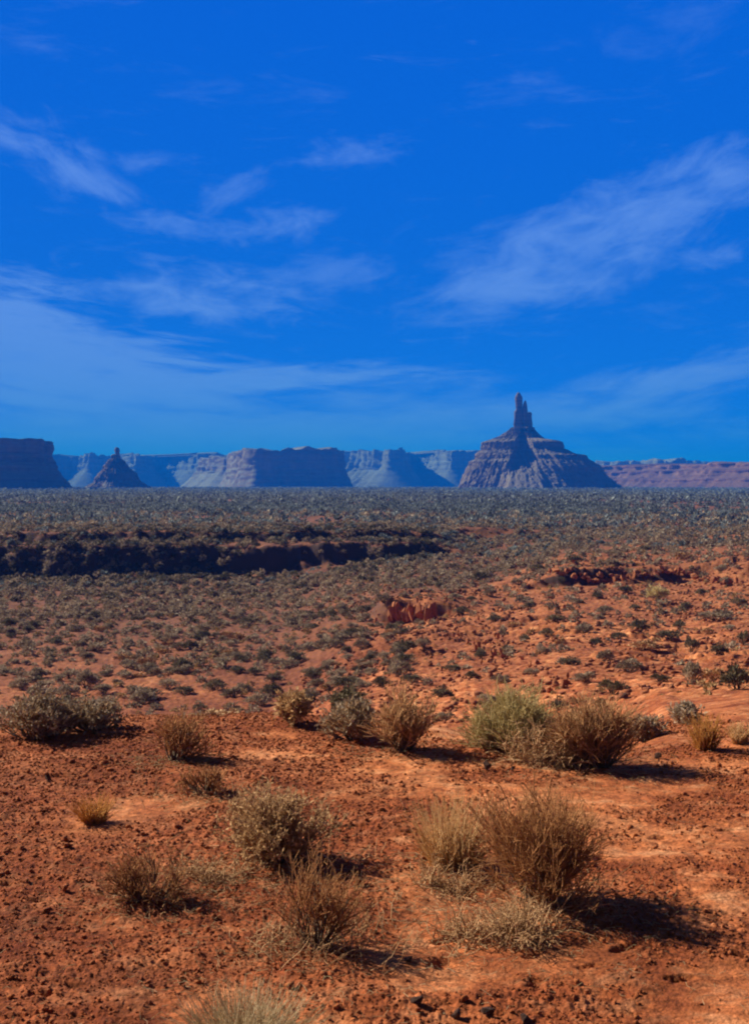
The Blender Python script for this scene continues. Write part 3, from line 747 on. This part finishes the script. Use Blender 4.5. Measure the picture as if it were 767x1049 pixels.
# clods and pebbles strewn over the knoll, and rubble on the slope: past counting
def strew(name, label, cat, mat, gen, seed):
    rng = np.random.default_rng(seed)
    forms = []
    for i in range(10):
        bm = bmesh.new(); q = np.random.default_rng(seed + 50 + i).uniform(-0.5, 0.5, (11, 3))
        for p in q: bm.verts.new(p / max(abs(p).max(), 0.2) * 0.5 * (0.7 + 0.3 * abs(p).max()))
        r0 = bmesh.ops.convex_hull(bm, input=bm.verts)
        bmesh.ops.delete(bm, geom=[g for g in set(r0['geom_interior'] + r0['geom_unused']) if isinstance(g, bmesh.types.BMVert)], context='VERTS')
        bm.verts.index_update()
        v = np.array([p.co[:] for p in bm.verts]); f = np.array([[q.index for q in fc.verts] for fc in bm.faces]); bm.free()
        r = np.random.default_rng(seed + i); v = v * np.array([1, r.uniform(.7, 1), r.uniform(.5, .9)])
        forms.append((v, f))
    x, y, s, hs = gen(rng)
    z = ground_z(x, y); rot = rng.uniform(0, 6.28, len(x)); var = rng.integers(0, 10, len(x))
    Vs, Fs, off = [], [], 0
    for k, (v, f) in enumerate(forms):
        m = var == k; n = int(m.sum())
        if not n: continue
        c, sn = np.cos(rot[m])[:, None], np.sin(rot[m])[:, None]; ss = s[m][:, None]
        X = (v[None, :, 0] * c - v[None, :, 1] * sn) * ss + x[m][:, None]; Y = (v[None, :, 0] * sn + v[None, :, 1] * c) * ss + y[m][:, None]
        Z = v[None, :, 2] * ss * hs[m][:, None] + z[m][:, None] + 0.12 * ss
        Vs.append(np.stack([X, Y, Z], -1).reshape(-1, 3))
        Fs.append((f[None] + (np.arange(n) * len(v))[:, None, None] + off).reshape(-1, 3)); off += n * len(v)
    o = mesh_np(name, np.vstack(Vs), np.vstack(Fs), M[mat]); tag(o, label, cat, kind='stuff')
def gen_clods(rng):
    n = 110000
    y = np.sqrt(rng.uniform(3.0 ** 2, 10.5 ** 2, n)); x = rng.uniform(-0.42, 0.42, n) * y
    keep = crust(x, y) + rng.normal(0, 0.2, n) > 0.45
    x, y = x[keep], y[keep]; s = 0.005 + 0.014 * rng.uniform(size=len(x)) ** 3.0 + 0.02 * (rng.uniform(size=len(x)) > 0.988)
    return x, y, s * (0.7 + 0.08 * y), rng.uniform(0.8, 1.3, len(x))
strew('gravel', 'red soil clods and pebbles strewn over the near knoll', 'gravel', 'clod', gen_clods, 600)
def gen_rubble(rng):
    n = 26000
    y = np.sqrt(rng.uniform(20 ** 2, 82 ** 2, n)); x = rng.uniform(-0.06, 0.36, n) * y
    keep = fbm(x / 4, y / 4, 73, 3) + rng.normal(0, 0.15, n) > -0.02
    x, y = x[keep], y[keep]
    return x, y, 0.04 + 0.24 * rng.uniform(size=len(x)) ** 4, rng.uniform(0.7, 1.3, len(x))
strew('rubble', 'loose red rubble scattered over the slope right of the basin', 'rubble', 'rock', gen_rubble, 640)

# ------------------------------------------------------------------ buttes and mesas
def W(px, d): return np.array([(px - CX) / F * d, d])

def smooth_loop(pts, step):
    pts = np.asarray(pts, float); n = len(pts); out = []
    for i in range(n):
        p0, p1, p2, p3 = pts[(i - 1) % n], pts[i], pts[(i + 1) % n], pts[(i + 2) % n]
        k = max(2, int(np.linalg.norm(p2 - p1) / step))
        for t in np.arange(k) / k:
            out.append(0.5 * ((2 * p1) + (-p0 + p2) * t + (2 * p0 - 5 * p1 + 4 * p2 - p3) * t * t + (-p0 + 3 * p1 - 3 * p2 + p3) * t ** 3))
    return np.array(out)

def mesa(name, pts, htop, talus, prof, mat, seed, step=3.0, flute=3.0, gully=5.0, base=-4.0, topvar=0.06, parent=None):
    """a table of layered rock: pts is its rim (counter-clockwise), prof lists (outward share of the talus width, share of the height)"""
    C = smooth_loop(pts, step); n = len(C)
    T = np.roll(C, -1, 0) - np.roll(C, 1, 0); T = norm(T); Nn = np.stack([T[:, 1], -T[:, 0]], -1)
    s = np.arange(n) * step
    pf = np.array(prof); lv = np.linspace(0, 1, 44)
    hh = np.interp(lv, np.linspace(0, 1, len(pf)), pf[:, 1]); oo = np.interp(lv, np.linspace(0, 1, len(pf)), pf[:, 0])
    rows = []
    big = fbm(C[:, 0] / 60, C[:, 1] / 60, seed, 3)
    for o_, h_ in zip(oo, hh):
        gl = gully * np.abs(noise2(C[:, 0] / 22, C[:, 1] / 22, seed + 3)) * (1 - h_) * 2.2
        fl = flute * (fbm(C[:, 0] / 9 + 3, C[:, 1] / 9 + h_ * 1.5, seed + 5, 3) + (1.6 if h_ > 0.5 else 0.5) * (0.35 - np.abs(noise2(C[:, 0] / 26, C[:, 1] / 26, seed + 6)) * 1.6))
        off = o_ * talus * (1 + 0.25 * big) + fl - gl + 2.0 * noise2(s / 15, np.full(n, h_ * 9), seed + 8)
        top = htop * (1 + topvar * fbm(C[:, 0] / 45, C[:, 1] / 45, seed + 11, 3) * h_)
        top = top * (1 + 0.5 * topvar * (np.round(2.2 * noise2(s / 30, s * 0, seed + 21)) / 2.2 + 0.6 * noise2(s / 9, s * 0 + 3, seed + 22)) * max(0, h_ - 0.75) * 4)
        z = base + (top - base) * h_ + 0.6 * noise2(s / 10, np.full(n, h_ * 12), seed + 9)
        rows.append(np.column_stack([C + Nn * off[:, None], z]))
    V = np.vstack(rows); k = len(rows)
    idx = np.arange(k * n).reshape(k, n); nx = np.roll(idx, -1, 1)
    Q = np.stack([idx[:-1], nx[:-1], nx[1:], idx[1:]], -1).reshape(-1, 4)
    # rings inward for the top
    cen = C.mean(0); last = rows[-1]
    ins = []
    for f in (0.93, 0.7, 0.35):
        xy = cen + (last[:, :2] - cen) * f
        ins.append(np.column_stack([xy, last[:, 2] + htop * 0.03 * fbm(xy[:, 0] / 40, xy[:, 1] / 40, seed + 13, 2)]))
    V = np.vstack([V] + ins + [[[*cen, last[:, 2].mean()]]])
    ids = np.arange(4 * n).reshape(4, n) + (k - 1) * n; nx = np.roll(ids, -1, 1)
    Q2 = np.stack([ids[:-1], nx[:-1], nx[1:], ids[1:]], -1).reshape(-1, 4)
    Tq = np.stack([ids[-1], nx[-1], np.full(n, len(V) - 1)], -1)
    return mesh_np(name, V, [np.vstack([Q, Q2]), Tq], mat, parent)

STR_NEAR = strata_material('layered_red_cliff', [(0.11, 0.05, 0.036), (0.20, 0.10, 0.07), (0.29, 0.165, 0.12)], 6.0, (0.30, 0.225, 0.185), 0.75)
STR_BUTTE = strata_material('butte_scree_and_ledges', [(0.09, 0.042, 0.032), (0.18, 0.095, 0.07), (0.27, 0.16, 0.12)], 6.0, (0.29, 0.195, 0.15), 0.75)
STR_RED = strata_material('red_shale_slope', [(0.09, 0.03, 0.02), (0.21, 0.072, 0.042), (0.29, 0.12, 0.072)], 4.0, (0.19, 0.082, 0.052), 0.6)
STR_FAR = strata_material('pale_far_cliff', [(0.12, 0.07, 0.055), (0.20, 0.13, 0.10), (0.27, 0.19, 0.15)], 9.0, (0.19, 0.135, 0.108), 0.55)
CLIFF = [(1, 0), (.72, .16), (.45, .34), (.22, .5), (.2, .53), (.14, .56), (.11, .70), (.06, .73), (.04, .9), (.02, .97), (0, 1)]

# flat topped mesa at the left edge
o = mesa('mesa', [W(-160, 900), W(-40, 880), W(30, 890), W(47, 925), W(40, 1030), W(-60, 1090), W(-190, 1060)], 35.5, 21, CLIFF, STR_NEAR, 201, topvar=0.03)
tag(o, 'dark flat topped mesa cut by the left edge of the photo', 'mesa')
# long mesa in the middle
o = mesa('mesa', [W(250, 1505), W(292, 1492), W(330, 1495), W(347, 1530), W(340, 1720), W(240, 1800)], 44.5, 15, CLIFF, STR_NEAR, 221, topvar=0.16, step=3.5)
tag(o, 'dark blue shaded mesa with a rounded right end in the middle of the skyline', 'mesa')
o = mesa('mesa', [W(222, 1760), W(246, 1725), W(262, 1750), W(275, 1950), W(230, 2020), W(205, 1880)], 42, 34, CLIFF, STR_NEAR, 231, topvar=0.10, step=3.5)
tag(o, 'small stepped mesa joined to the left of the dark middle mesa', 'mesa')

def cone_butte(name, px, d, prof_l, prof_r, cone, mat, seed, base=-3.0, ledge=1.0, parent=None, nth=620, nz=110):
    """a steep talus cone with ledges on its flanks; profiles in photo pixels (half width, height)"""
    sc = d / F; c = W(px, d)
    hmax = cone[-1][1] * sc
    zs = np.linspace(0, 1, nz) * cone[-1][1]
    def wi(p): p = np.array(p); return np.interp(zs, p[:, 1], p[:, 0])
    L, R, K = wi(prof_l), wi(prof_r), wi(cone)
    th = np.arange(nth) * 2 * math.pi / nth
    cx = np.cos(th)
    mixr = (1 + cx) / 2
    strg = sstep(0.12, 0.42, np.abs(cx) + 0.30 * fbm(np.cos(th) * 3, np.sin(th) * 3, seed, 3)) * ledge
    rows = []
    for i, z in enumerate(zs):
        led = L[i] * (1 - mixr) + R[i] * mixr
        led = led * (1 + 0.06 * fbm(np.cos(th) * 2.5, np.sin(th) * 2.5 + z * 0.02, seed + 4, 3))
        r = (K[i] * (1 - strg) + led * strg) * sc
        f = 1 - z / cone[-1][1]
        r = r - (0.8 + 3.2 * f) * sc * np.abs(noise2(np.cos(th) * 13, np.sin(th) * 13 + z * 0.02, seed + 7)) * 1.2 + 1.5 * sc * fbm(np.cos(th) * 16, np.sin(th) * 16 + z * 0.15, seed + 9, 3) + 2.2 * sc * (0.9 - 0.5 * f) * noise2(np.cos(th) * 30 + z * 0.22, np.sin(th) * 30, seed + 10) + 1.6 * sc * (1.0 - 0.5 * f) * noise2(np.cos(th) * 60, np.sin(th) * 60 + z * 0.6, seed + 12)
        r = np.maximum(r, 0.5)
        rows.append(np.column_stack([c[0] + r * np.cos(th), c[1] + r * np.sin(th), np.full(nth, base + (hmax - base) * z / cone[-1][1]) + 0.5 * noise2(th * 20, np.full(nth, z * 0.4), seed + 2)]))
    V = np.vstack(rows + [[[c[0], c[1], hmax]]])
    idx = np.arange(nz * nth).reshape(nz, nth); nx = np.roll(idx, -1, 1)
    Q = np.stack([idx[:-1], nx[:-1], nx[1:], idx[1:]], -1).reshape(-1, 4)
    T = np.stack([idx[-1], nx[-1], np.full(nth, len(V) - 1)], -1)
    o = mesh_np(name, V, [Q, T], mat)
    o.data.transform(__import__('mathutils').Matrix.Translation((-c[0], -c[1], 0)))
    if parent: o.parent = parent
    return o

def spire_mesh(cols, sc, seed, mat, name, parent):
    """columns of rock grown together: (x, y, half width, bottom, top) in photo pixels"""
    Vs, Qs, Ts, off = [], [], [], 0
    nth, nz = 40, 34
    for j, (cx, cy, hw, b, t) in enumerate(cols):
        th = np.arange(nth) * 2 * math.pi / nth; rows = []
        for z in np.linspace(b, t, nz):
            f = (z - b) / (t - b)
            taper = (1.08 - 0.12 * f + 0.12 * math.sin(f * 9 + j * 2.1)) * math.sqrt(max(1 - max(f - 0.86, 0) / 0.15, 0.05) )
            r = hw * taper * (1 + 0.22 * fbm(np.cos(th) * 1.6 + j * 9, np.sin(th) * 1.6 + z * 0.12, seed, 3) + 0.08 * noise2(np.cos(th) * 4, np.sin(th) * 4 + z * 0.5, seed + 1))
            wob = 0.16 * hw * math.sin(f * 5 + j)
            rows.append(np.column_stack([(cx + wob + r * np.cos(th)) * sc, (cy + r * 0.85 * np.sin(th)) * sc, np.full(nth, z * sc)]))
        V = np.vstack(rows + [[[(cx + 0.16 * hw * math.sin(5 + j)) * sc, cy * sc, t * sc]]])
        idx = np.arange(nz * nth).reshape(nz, nth) + off; nx = np.roll(idx, -1, 1)
        Qs.append(np.stack([idx[:-1], nx[:-1], nx[1:], idx[1:]], -1).reshape(-1, 4))
        Ts.append(np.stack([idx[-1], nx[-1], np.full(nth, off + len(V) - 1)], -1)); Vs.append(V); off += len(V)
    return mesh_np(name, np.vstack(Vs), [np.vstack(Qs), np.vstack(Ts)], mat, parent)

D1 = 1100.0
root = empty('butte', (*W(535, D1), 0)); tag(root, 'tall stepped butte crowned by a thin leaning rock spire, right of centre', 'butte')
o = cone_butte('talus_slope', 535, D1,
    [(68, 0), (62, 12), (55, 24), (54, 28), (48, 30), (47, 36), (42, 39), (41, 46.5), (35, 48), (25, 51.5), (14, 57.5), (10, 61)],
    [(105, 0), (94, 8), (83, 17), (81, 22), (77, 25), (66, 31), (64, 34), (55, 35), (41, 41), (40, 46.5), (36, 48), (21, 50), (14, 55.5), (10, 61)],
    [(110, 0), (76, 14), (50, 27), (31, 40), (18, 51), (11, 59), (10, 61)], STR_BUTTE, 301, parent=root)
spire_mesh([(-3.6, 0, 3.5, 58, 97), (2.6, -1.4, 2.3, 58, 88.5), (6.6, 0, 3.2, 58, 77), (-6.2, -0.4, 2.5, 58, 80), (0.0, 1.5, 2.4, 57, 78)], D1 / F, 311, STR_BUTTE, 'spire', root)

D2 = 1050.0
root = empty('butte', (*W(119, D2), 0)); tag(root, 'small dark cone shaped butte with a short spire on the left', 'butte')
P2 = [(40, 0), (24, 9), (20, 16), (12, 21), (8, 27), (5, 29)]
cone_butte('talus_slope', 119, D2, [(36, 0), (23, 7), (21, 12), (13, 19), (10, 25), (5, 29)], P2, P2, STR_NEAR, 321, parent=root, nth=260, nz=44)
spire_mesh([(1.4, 0, 2.4, 26, 41), (-1.6, 0, 3.0, 26, 34)], D2 / F, 331, STR_NEAR, 'spire', root)

# low red hills running out to the right of the tall butte
o = mesa('hills', [W(585, 1500), W(640, 1420), W(700, 1300), W(760, 1180), W(860, 1100), W(1000, 1100), W(1000, 1500), W(800, 1700), W(640, 1700)], 24, 42,
         [(1, 0), (.8, .15), (.6, .3), (.58, .42), (.42, .5), (.3, .62), (.285, .74), (.12, .82), (.1, .97), (0, 1)], STR_RED, 341, gully=9, flute=4, topvar=0.12)
tag(o, 'low red hills with thin ledges right of the tall butte', 'hills', kind='structure')
# far pale cliffs behind everything
def cliffs(pts, h, seed, lab, tal=50):
    o = mesa('hills', pts, h, tal, CLIFF, STR_FAR, seed, step=3.6, flute=7, gully=10, topvar=0.15)
    tag(o, lab, 'cliffs', kind='structure')
cliffs([W(-60, 2310), W(70, 2345), W(95, 2254), W(120, 2394), W(140, 2240), W(160, 2415), W(180, 2380), W(215, 2275), W(262, 2450), W(262, 3010), W(-60, 3010)], 57, 401, 'far blue cliffs with pale promontories behind the small cone butte')
cliffs([W(300, 2450), W(350, 2380), W(385, 2205), W(408, 2170), W(416, 2415), W(432, 2450), W(452, 2275), W(470, 2240), W(500, 2450), W(500, 3010), W(300, 3010)], 64, 421, 'far pale cliffs between the middle mesa and the tall butte')
cliffs([W(560, 2310), W(610, 2170), W(650, 2100), W(690, 2029), W(715, 2240), W(740, 2520), W(740, 2940), W(560, 2940)], 43, 441, 'far grey cliff showing over the low red hills')

# ------------------------------------------------------------------ haze
def build_haze():
    bm = bmesh.new(); bmesh.ops.create_cube(bm, size=1.0)
    me = bpy.data.meshes.new('haze'); bm.to_mesh(me); bm.free()
    o = bpy.data.objects.new('haze', me); col.objects.link(o)
    lo, hi = -12.0, 125.0
    o.scale = (13000, 13000, hi - lo); o.location = (0, 0, (hi + lo) / 2)
    m = bpy.data.materials.new('haze_air'); m.use_nodes = True; nt = m.node_tree
    nt.nodes.remove(nt.nodes['Principled BSDF'])
    v = N(nt, 'ShaderNodeVolumePrincipled'); v.inputs['Color'].default_value = (0.004, 0.105, 0.56, 1); v.inputs['Density'].default_value = HAZE
    v.inputs['Anisotropy'].default_value = 0.0; v.inputs['Absorption Color'].default_value = (0.15, 0.6, 0.95, 1)
    nt.links.new(v.outputs[0], nt.nodes['Material Output'].inputs['Volume'])
    me.materials.append(m)
    tag(o, 'thin blue haze filling the air over the desert', 'haze', kind='stuff')
HAZE = 7.5e-4
build_haze()

# ------------------------------------------------------------------ sky, sun
SUN_EL = math.radians(33); SUN_DIR = Vector((-0.87, 0.49, 0)).normalized()
sun_vec = Vector((SUN_DIR.x * math.cos(SUN_EL), SUN_DIR.y * math.cos(SUN_EL), math.sin(SUN_EL)))
sd = bpy.data.lights.new('sun', 'SUN'); sd.energy = 5.0; sd.angle = math.radians(0.5); sd.color = (1.0, 0.93, 0.82)
so = bpy.data.objects.new('sun', sd); col.objects.link(so); so.rotation_euler = sun_vec.to_track_quat('Z', 'Y').to_euler(); so.location = (0, 0, 60)

def build_sky():
    w = bpy.data.worlds.new('World'); scene.world = w; w.use_nodes = True; nt = w.node_tree
    bg = nt.nodes['Background']
    sky = N(nt, 'ShaderNodeTexSky', sky_type='NISHITA'); sky.sun_disc = False
    sky.sun_elevation = SUN_EL; sky.sun_rotation = math.atan2(SUN_DIR.x, SUN_DIR.y)
    sky.altitude = 1500; sky.air_density = 1.0; sky.dust_density = 0.3; sky.ozone_density = 3.0
    # a deep polarised blue
    # clouds by compass bearing and height above the horizon
    tc = N(nt, 'ShaderNodeTexCoord').outputs['Generated']
    s3 = N(nt, 'ShaderNodeSeparateXYZ'); nt.links.new(tc, s3.inputs[0])
    az = math_(nt, 'ARCTAN2', s3.outputs[0], s3.outputs[1]); el = math_(nt, 'ARCSINE', s3.outputs[2])
    def P(px, py): return math.atan((px - CX) / F), math.atan((HZ - py) / F)
    def wisp(px, py, rx, ry, deg, sx, sy, seed, lo, hi, amt):
        a0, e0 = P(px, py); t = math.radians(deg)
        da = math_(nt, 'SUBTRACT', az, a0); de = math_(nt, 'SUBTRACT', el, e0)
        p = math_(nt, 'ADD', math_(nt, 'MULTIPLY', da, math.cos(t)), math_(nt, 'MULTIPLY', de, math.sin(t)))
        q = math_(nt, 'SUBTRACT', math_(nt, 'MULTIPLY', de, math.cos(t)), math_(nt, 'MULTIPLY', da, math.sin(t)))
        cb = N(nt, 'ShaderNodeCombineXYZ'); cb.inputs[2].default_value = seed
        nt.links.new(math_(nt, 'MULTIPLY', p, sx), cb.inputs[0]); nt.links.new(math_(nt, 'MULTIPLY', q, sy), cb.inputs[1])
        nz = noise_node(nt, cb.outputs[0], 1.0, 9, 0.62, 0.35)
        ea = math_(nt, 'DIVIDE', p, rx / F); eb = math_(nt, 'DIVIDE', q, ry / F)
        r2 = math_(nt, 'ADD', math_(nt, 'MULTIPLY', ea, ea), math_(nt, 'MULTIPLY', eb, eb))
        g = math_(nt, 'EXPONENT', math_(nt, 'MULTIPLY', r2, -1.0))
        v = math_(nt, 'ADD', g, math_(nt, 'MULTIPLY', math_(nt, 'SUBTRACT', nz, 0.5), 1.9))
        k = N(nt, 'ShaderNodeMapRange', interpolation_type='SMOOTHSTEP'); k.inputs['From Min'].default_value = lo; k.inputs['From Max'].default_value = hi
        nt.links.new(v, k.inputs['Value'])
        return math_(nt, 'MULTIPLY', k.outputs[0], amt)
    L = [
        wisp(50, 172, 118, 36, -24, 22, 50, 1.3, 0.45, 1.35, 0.75),
        wisp(110, 200, 75, 24, -20, 26, 50, 41.3, 0.45, 1.35, 0.6),
        wisp(285, 230, 64, 29, 8, 30, 52, 2.7, 0.45, 1.4, 0.75),
        wisp(180, 234, 86, 18, -4, 26, 60, 12.7, 0.45, 1.4, 0.65),
        wisp(240, 195, 54, 24, 28, 26, 52, 22.7, 0.45, 1.4, 0.55),
        wisp(360, 158, 71, 20, 2, 26, 60, 3.1, 0.45, 1.4, 0.6),
        wisp(160, 172, 64, 14, 4, 26, 60, 43.1, 0.45, 1.4, 0.5),
        wisp(200, 305, 162, 36, -4, 22, 56, 4.9, 0.40, 1.3, 0.9),
        wisp(15, 345, 130, 62, -8, 18, 84, 5.5, 0.30, 1.05, 1.0),
        wisp(90, 388, 205, 54, -6, 13, 92, 15.5, 0.30, 1.05, 1.0),
        wisp(270, 388, 200, 18, 3, 12, 80, 6.2, 0.30, 1.0, 1.0),
        wisp(560, 265, 205, 63, 14, 17, 40, 7.7, 0.35, 1.4, 0.95),
        wisp(700, 210, 140, 53, 20, 18, 42, 17.7, 0.40, 1.4, 0.9),
        wisp(545, 297, 129, 21, 5, 18, 52, 27.7, 0.35, 1.3, 0.8),
        wisp(722, 271, 48, 17, 0, 26, 52, 37.7, 0.40, 1.3, 0.65),
        wisp(345, 275, 108, 36, 10, 22, 48, 31.7, 0.55, 1.4, 0.5),
        wisp(680, 396, 205, 31, 12, 15, 54, 8.4, 0.35, 1.3, 0.9),
        wisp(470, 425, 259, 34, 3, 12, 54, 18.4, 0.35, 1.3, 0.9),
        wisp(150, 440, 356, 48, 0, 11, 54, 9.9, 0.20, 1.2, 1.0),
        wisp(690, 40, 129, 61, 10, 16, 30, 10.4, 0.65, 1.5, 0.3),
        wisp(250, 470, 453, 41, 0, 9, 40, 51.3, 0.10, 1.1, 0.9),
    ]
    tot = L[0]
    for a in L[1:]:  # union of the layers
        tot = math_(nt, 'SUBTRACT', math_(nt, 'ADD', tot, a), math_(nt, 'MULTIPLY', tot, a))
    # clear air pales towards the horizon
    up = N(nt, 'ShaderNodeMapRange'); up.inputs['From Min'].default_value = 0.0; up.inputs['From Max'].default_value = 0.45
    nt.links.new(el, up.inputs['Value'])
    grad = ramp(nt, up.outputs[0], [(0.0, (0.0, 0.25, 1.5)), (0.1, (0.0, 0.215, 1.08)), (0.35, (0.0, 0.17, 0.90)), (1.0, (0.0, 0.135, 0.85))])
    deep = mixc(nt, 1.0, grad, (4.9, 4.9, 4.9), 'MULTIPLY')
    deep = mixc(nt, 0.012, deep, sky.outputs[0])
    # deep blue ahead; unseen sky elsewhere dimmed and warmed to shape ambient light
    off = math_(nt, 'ABSOLUTE', math_(nt, 'SUBTRACT', az, 0.05))
    k1 = N(nt, 'ShaderNodeMapRange', interpolation_type='SMOOTHSTEP'); k1.inputs['From Min'].default_value = 0.75; k1.inputs['From Max'].default_value = 1.15
    nt.links.new(off, k1.inputs['Value'])
    k2 = N(nt, 'ShaderNodeMapRange', interpolation_type='SMOOTHSTEP'); k2.inputs['From Min'].default_value = 0.55; k2.inputs['From Max'].default_value = 0.9
    nt.links.new(el, k2.inputs['Value'])
    rest = mixc(nt, 1.0, sky.outputs[0], (0.25, 0.16, 0.125), 'MULTIPLY')
    base = mixc(nt, math_(nt, 'MAXIMUM', k1.outputs[0], k2.outputs[0]), deep, rest)
    c = mixc(nt, tot, base, CLOUD)
    nt.links.new(c, bg.inputs['Color']); bg.inputs['Strength'].default_value = 0.10
CLOUD = (0.86, 1.80, 5.2)
build_sky()

# ------------------------------------------------------------------ camera and picture
cd = bpy.data.cameras.new('camera'); cam = bpy.data.objects.new('camera', cd); col.objects.link(cam); scene.camera = cam
cam.location = (0, 0, CAMZ); cam.rotation_euler = (math.radians(90), 0, 0)
cd.sensor_fit = 'VERTICAL'; cd.sensor_height = 24.0; cd.lens = 24.0 * F / 1049.0
cd.shift_y = -(524.5 - HZ) / 1049.0
cd.clip_start = 0.05; cd.clip_end = 30000
v = scene.view_settings; v.view_transform = 'Standard'; v.look = 'None'; v.gamma = 1.0; v.exposure = 0.7; v.use_curve_mapping = False
scene.cycles.use_denoising = True; scene.cycles.filter_width = 2.1
scene.cycles.max_bounces = 4; scene.cycles.diffuse_bounces = 2; scene.cycles.volume_bounces = 0; scene.cycles.transparent_max_bounces = 4
scene.render.film_transparent = False
